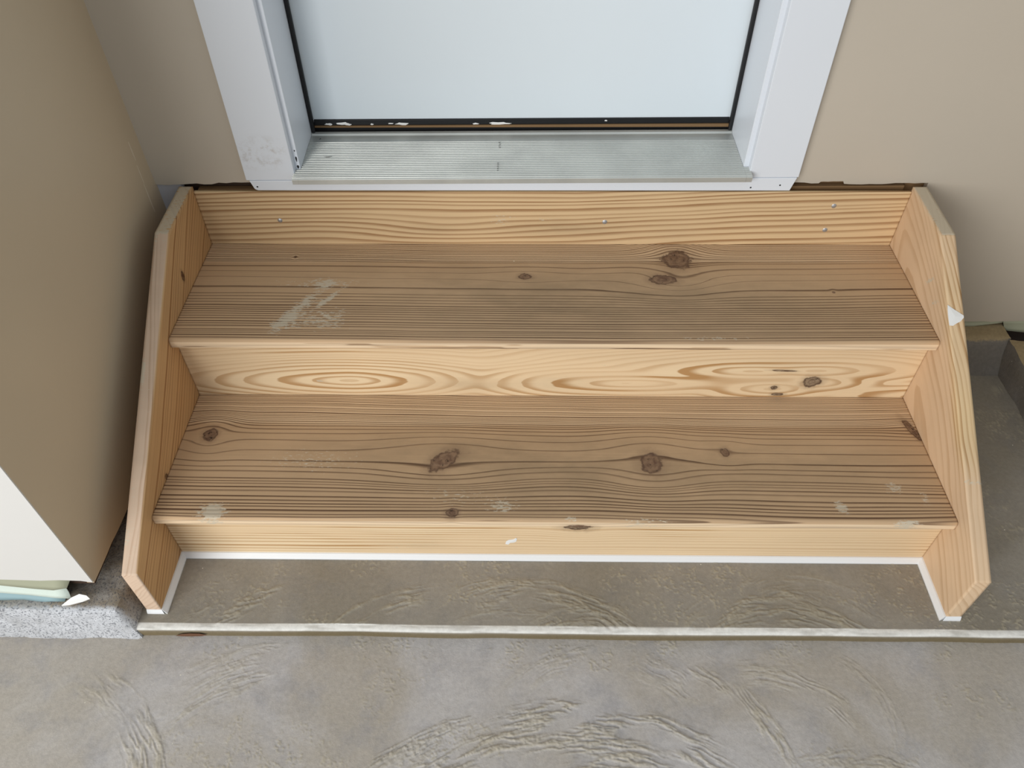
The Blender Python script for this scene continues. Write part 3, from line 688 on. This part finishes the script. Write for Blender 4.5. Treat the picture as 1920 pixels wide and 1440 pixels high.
def riser_profile(yf, yb, z0, z1, n=70):
    p = line((yb, z1), (yf + 0.001, z1), 4) + line((yf + 0.001, z1), (yf, z1 - 0.001), 1) + line((yf, z1 - 0.001), (yf, z0), n)
    return p + line((yf, z0), (yb, z0), 4) + line((yb, z0), (yb, z1), 4)
XR = np.linspace(-HX + 0.0003, HX - 0.0003, 520)
def riser2_fields(X, Y, Z):
    # flat-sawn figure: nested ovals around two centres, straight lines above and below
    knots = [(.5225, .208, .0185, .0145, 0.1, 2.5, .3), (.452, .190, .0075, .0055, 0.3, 2, .2), (.463, .170, .013, .0045, 0, 2, .1), (.457, .2385, .024, .0025, -0.05, 2, .1)]
    _, K = wrap(X, Z, knots)
    w = (fbm(X * 5, Z * 12, 41) - 0.5) * 0.014
    def oval(cu, cv, e, left=1.0):
        du = X - cu; du = np.where(du < 0, du * left, du)
        return np.sqrt((du / e) ** 2 + (Z - cv) ** 2)
    a = np.stack([oval(-.40, .205, 5.0, .8), oval(.15, .200, 9.0, 1.6), oval(.452, .186, 3.6, .75), oval(.535, .204, 3.4, 1.3), oval(.40, .236, 6, .9), oval(.52, .238, 6, 1.1), oval(.78, .165, 6, .9)], 0)
    k = 260.0
    rho = -np.log(np.exp(-k * a).sum(0)) / k + w * 0.6
    R = ringmap(rho, [(-0.05, .012), (0.0, .0110), (0.02, .0105), (0.04, .0086), (0.2, .0082)])
    z = np.zeros_like(X)
    dirt = 0.5 * gauss(X, Z, -.16, .195, .09, .018) + .35 * gauss(X, Z, .02, .2, .08, .02)
    sm = .7 * gauss(X, Z, -.463, .2035, .010, .004) + .25 * gauss(X, Z, .1, .25, .06, .01)
    return {'ring': R, 'knot': K, 'dirt': dirt, 'smear': sm, 'tone': smooth(.3, .6, fbm(X * 2, Z * 10, 3))}
rs2 = ext_board('riser', riser_profile(-D2 + NO, -D2 + NO + 0.0185, Z1 + 0.0004, Z2 - TT - 0.0004), XR, riser2_fields, W_RISER, 'middle riser with oval grain and small dark knots near its right end')
def riser1_fields(X, Y, Z):
    kn = [(.051, .1100, .028, .0140, 0.05, 2.2, .5)]
    vv, K = wrap(X, Z, kn)
    K = K + (Z > 0.2) * 3
    vv = vv + (fbm(X * 1.8, Z * 10, 51) - 0.5) * 0.010
    R = ringmap(vv, [(-.02, .0085), (.05, .0095), (.1, .0085), (.16, .0075)])
    return {'ring': R, 'knot': K, 'dirt': .3 * gauss(X, Z, -.25, .04, .06, .012), 'smear': .3 * gauss(X, Z, -.3, .03, .05, .01), 'tone': smooth(.3, .6, fbm(X * 2, Z * 10, 7))}
rs1 = ext_board('riser', riser_profile(-D1 + NO, -D1 + NO + 0.0185, 0.0004, Z1 - TT - 0.0004), XR, riser1_fields, W_RISER, 'bottom riser with a dark bark pocket and a white chip')
def head_fields(X, Y, Z):
    v = Z + Y * 0.8
    vv = v - 0.045 * np.clip(X - 0.05, 0, 1) ** 1.15 + 0.02 * np.clip(-0.25 - X, 0, 1) * 0.3
    vv = vv + 0.016 * gauss(X, Z, -.22, .375, .16, .035) - 0.010 * gauss(X, Z, -.45, .36, .14, .03) + (fbm(X * 2.5, Z * 12, 61) - .5) * .014
    R = ringmap(vv, [(.25, .0120), (.34, .0135), (.38, .0145), (.42, .0115), (.47, .0088), (.52, .0085)])
    K = np.full_like(X, 3.0)
    dirt = .55 * gauss(X, Z, .03, .378, .13, .018) + .3 * gauss(X, Z, -.25, .375, .06, .01)
    sm = .45 * gauss(X, Z, -.1, .400, .035, .018) + .4 * gauss(X, Z, .0, .40, .03, .006)
    return {'ring': R, 'knot': K, 'dirt': dirt, 'smear': sm, 'tone': np.zeros_like(X)}
hd = ext_board('riser', riser_profile(0.0, 0.0060, Z2 + 0.0004, ZT0), XR, head_fields, W_HEAD, 'top board striped with brown grain and four grey screws')
M_HOLE = M_INK
for x, z in ((-0.5587, .3968), (0.1146, .3938), (0.5738, .4332), (0.5723, .3747)):
    s_ = disc('screw', 0.0052, 0.0007, M_SCREW, hd, (x, 0.0, z), dome=-1.2)

# side stringers: structured grid, y columns x z rows on both faces
SL = math.atan2(0.4714 - 0.1345, 0.6754 - 0.1471)
def stringer(side, mat, label, fields):
    xi = HX * side; xo = (HX + TH) * side
    ys = np.concatenate([np.linspace(-0.6754, -0.1471, 150, endpoint=False), np.linspace(-0.1471, -0.006, 44, endpoint=False), np.linspace(-0.006, 0.0055, 5)])
    ZTOP = 0.4742
    top = np.where(ys < -0.1471, 0.1345 + (ys + 0.6754) * math.tan(SL), np.where(ys < -0.006, 0.4714 + (ys + 0.1471) / (0.1411) * (ZTOP - 0.4714), ZTOP))
    # upper corner is clipped from (-.1471,.4714) back and up to the wall
    nz = 90; t = np.linspace(0, 1, nz)
    Yg = np.repeat(ys[:, None], nz, 1); Zg = 0.0004 + (top[:, None] - 0.0004) * t[None, :]
    n = len(ys); nx = 7; th = np.linspace(0, 1, nx)
    V = []; 
    inn = np.stack([np.full_like(Yg, xi), Yg, Zg], -1).reshape(-1, 3)
    outr = np.stack([np.full_like(Yg, xo), Yg, Zg], -1).reshape(-1, 3)
    # perimeter ring for the edge strips
    per = [i * nz + (nz - 1) for i in range(n)]                      # top edge, front to back
    per_front = [k for k in range(nz)]                              # front edge bottom to top
    base = [inn, outr]; F = []
    i = np.arange(n - 1)[:, None]; j = np.arange(nz - 1)[None, :]
    q = np.stack([i * nz + j, (i + 1) * nz + j, (i + 1) * nz + j + 1, i * nz + j + 1], -1).reshape(-1, 4)
    F.append(q if side < 0 else q[:, ::-1]); off = len(inn); F.append((q[:, ::-1] if side < 0 else q) + off)
    tot = 2 * len(inn)
    def strip(idx):
        nonlocal tot
        P0 = inn[idx]; m = len(idx)
        S = np.stack([P0 + np.array([(xo - xi) * a, 0, 0]) for a in th], 1).reshape(-1, 3)
        a_ = np.arange(m - 1)[:, None]; b_ = np.arange(nx - 1)[None, :]
        f = np.stack([a_ * nx + b_, a_ * nx + b_ + 1, (a_ + 1) * nx + b_ + 1, (a_ + 1) * nx + b_], -1).reshape(-1, 4) + tot
        base.append(S); F.append(f); tot += len(S)
    strip(per); strip(per_front); strip([(n - 1) * nz + k for k in range(nz)]); strip([i_ * nz for i_ in range(n)])
    V = np.concatenate(base); Fa = np.concatenate(F)
    at = fields(V[:, 0], V[:, 1], V[:, 2], side); at.setdefault('thin', np.full_like(V[:, 0], 0.6))
    o = mesh_np('stringer', V, Fa, mat, None, at)
    bm = bmesh.new(); bm.from_mesh(o.data); bmesh.ops.remove_doubles(bm, verts=bm.verts, dist=1e-5)
    bmesh.ops.recalc_face_normals(bm, faces=bm.faces); bm.to_mesh(o.data); bm.free()
    o['label'] = label
    return part(o)
def uv_slope(Y, Z):
    c, s = math.cos(SL), math.sin(SL)
    return (Y + 0.6754) * c + (Z - 0.1345) * s, -(Y + 0.6754) * s + (Z - 0.1345) * c
def strl_fields(X, Y, Z, side):
    u, v = uv_slope(Y, Z); d = np.abs(X) - HX
    w = (fbm(u * 5, v * 25, 71) - .5) * .012
    R = ringmap(v + w + d * 0.9 + 0.012 * np.sin(u * 6), [(-.5, .016), (-.3, .014), (-.2, .010), (-.1, .013), (-.04, .008), (.02, .010), (.1, .012)])
    K = np.clip(np.minimum(np.hypot((Y + .16) / .006, (Z - .378) / .011), np.hypot((Y + .4853) / .006, (Z - .1644) / .006)), 0, 3)
    edge = smooth(-.004, -.001, v) * smooth(0.001, 0.004, d)
    cham = (v < 0.03) * (Y > -0.150) * smooth(.462, .4712, Z)
    fl = (d > 0.0225) * (v > -.004) * (gauss(Y, Y * 0, -.372, 0, .02, 1) + .7 * gauss(Y, Y * 0, -.12, 0, .05, 1) + .5 * gauss(Y, Y * 0, -.62, 0, .02, 1))
    edge = edge + fl * 3
    sm = np.clip(cham * (0.75 - 0.25 * (d < 0.002)) + edge * .22, 0, 1)
    return {'ring': R, 'knot': K, 'dirt': np.clip(edge, 0, 1) * .2, 'smear': sm * (d > 0.0005), 'tone': np.clip(edge + (Y < -0.674) * 1.0, 0, 1)}
def strr_fields(X, Y, Z, side):
    u, v = uv_slope(Y, Z); d = np.abs(X) - HX
    w = (fbm(u * 4, v * 14, 81) - .5) * .030
    rho = np.sqrt((v + .155 + w) ** 2 + (0.015 + 0.30 * np.abs(u - .02) ** 1.15 + d * 1.0) ** 2)
    rho2 = np.sqrt((v + .13 + w) ** 2 + (0.02 + 0.32 * np.clip(.36 - u, 0, 1)) ** 2)
    R = ringmap(np.minimum(rho, rho * .6 + rho2 * .4) + d * .6, [(0, .022), (.05, .019), (.1, .014), (.15, .011), (.2, .010), (.5, .012)])
    K = np.full_like(u, 3.0)
    cham = (Y > -0.150) * smooth(.462, .4712, Z) * (d > 0.0005)
    sm = cham * .85 + .8 * gauss(Y, Z, -.182, .390, .022, .005, -.9) + .7 * gauss(Y, Z, -.225, .372, .02, .005, -.9)
    sm = sm + .6 * gauss(Y, Z, -.5329, .2253, .006, .006)
    return {'ring': R, 'knot': K, 'dirt': cham * .5, 'smear': np.clip(sm, 0, 1), 'tone': smooth(.3, .6, fbm(u * 2, v * 8, 5))}
sl_ = stringer(-1, W_STRL, 'left side board, amber inner face and pale worn top edge', strl_fields)
sr_ = stringer(1, W_STRR, 'right side board with arched honey grain', strr_fields)

# white bead around the foot of the stairs, mitred at the corners
BH, BW = 0.0075, 0.0098
def bead(name, p0, p1, nrm, m0, m1):
    """bead from p0 to p1 on the floor, sticking out along nrm; m0/m1 lengthen (+) or shorten (-) its outer edge"""
    p0 = Vector(p0); p1 = Vector(p1); d = (p1 - p0).normalized(); nr = Vector(nrm)
    prof = [(0, 0), (BW, 0), (BW, BH * 0.35), (BW * 0.86, BH * 0.62), (BW * 0.25, BH * 1.35), (0, BH * 1.4)]
    bm = bmesh.new(); rows = []
    for p, mm, sg in ((p0, m0, -1), (p1, m1, 1)):
        rows.append([bm.verts.new(p + nr * a + d * (sg * mm * a) + Vector((0, 0, 0.0003 + h))) for a, h in prof])
    n = len(prof)
    for i in range(n): bm.faces.new((rows[0][i], rows[1][i], rows[1][(i + 1) % n], rows[0][(i + 1) % n]))
    bm.faces.new(rows[0][::-1]); bm.faces.new(rows[1])
    return part(bm_obj(name, bm, M_PLASTIC))
YB = -D1 + NO; YS = -0.6754
bead('base_bead', (-HX, YB, 0), (HX, YB, 0), (0, -1, 0), -1, -1)['label'] = 'long white bead along the bottom riser'
bead('base_bead', (-HX, YS, 0), (-HX, YB, 0), (1, 0, 0), 0.4, -1)['label'] = 'white bead along the left side board'
bead('base_bead', (HX, YB, 0), (HX, YS, 0), (-1, 0, 0), -1, 0.4)['label'] = 'white bead along the right side board'
BW_ = BW; BW = 0.004
bead('base_bead', (-HX - TH, YS, 0), (-HX, YS, 0), (0, -1, 0), 0, 1)['label'] = 'short white bead across the left board end'
bead('base_bead', (HX, YS, 0), (HX + TH, YS, 0), (0, -1, 0), 1, 0)['label'] = 'short white bead across the right board end'

flake('stain', bm_pts, M_STAIN, floor_u, lambda u, v, h: (-0.661 + u, EY - 0.0035 - h, v), 0.0008)['label'] = 'brown scar on the step face of the slab'
# ------------------------------------------------------------------ loose scraps
c_, s__ = math.cos(SL), math.sin(SL)
def on_slope(u, v, h):      # u along x, v along the right board's top edge
    y0, z0 = -0.2800, 0.1345 + (-0.2800 + 0.6754) * math.tan(SL)
    return (0.7330 + u, y0 + v * c_ - h * s__, z0 + v * s__ + h * c_ + 0.0003)
def thing(o, label, cat, group=None):
    return tag(o, label, cat, group)
thing(flake('paint_chip', [(-.0145, -.0175), (-.008, -.018), (-.002, -.014), (.006, -.010), (.0125, -.003), (.0128, .001), (.006, .006), (-.004, .013), (-.014, .021), (-.015, .012), (-.0152, 0)], M_WHITE, None, on_slope, 0.0012),
      'white triangular chip lying on the top edge of the right stair side board', 'chip')
thing(flake('paint_chip', [(-.016, -.010), (-.009, -.012), (-.008, -.006), (.004, -.004), (.010, .000), (.012, .010), (.010, .014), (.003, .008), (-.008, .006), (-.014, .000)], M_WHITE, None,
            lambda u, v, h: (-.0724 + u * .8, YB - 0.0002 - h, 0.056 + v * .9), 0.0006),
      'small white curled chip stuck low on the bottom riser of the stairs', 'chip')
thing(flake('drywall_scrap', [(-.028, -.016), (-.014, -.014), (.012, -.004), (.026, .004), (.022, .012), (.010, .016), (-.006, .006), (-.022, -.010)], M_WHITE, None,
            lambda u, v, h: (-.842 + u, -0.694 + v * .3, 0.067 + (v + .016) * .75 + h), 0.003),
      'white broken wallboard scrap leaning on the footing below the white wall end', 'scrap')
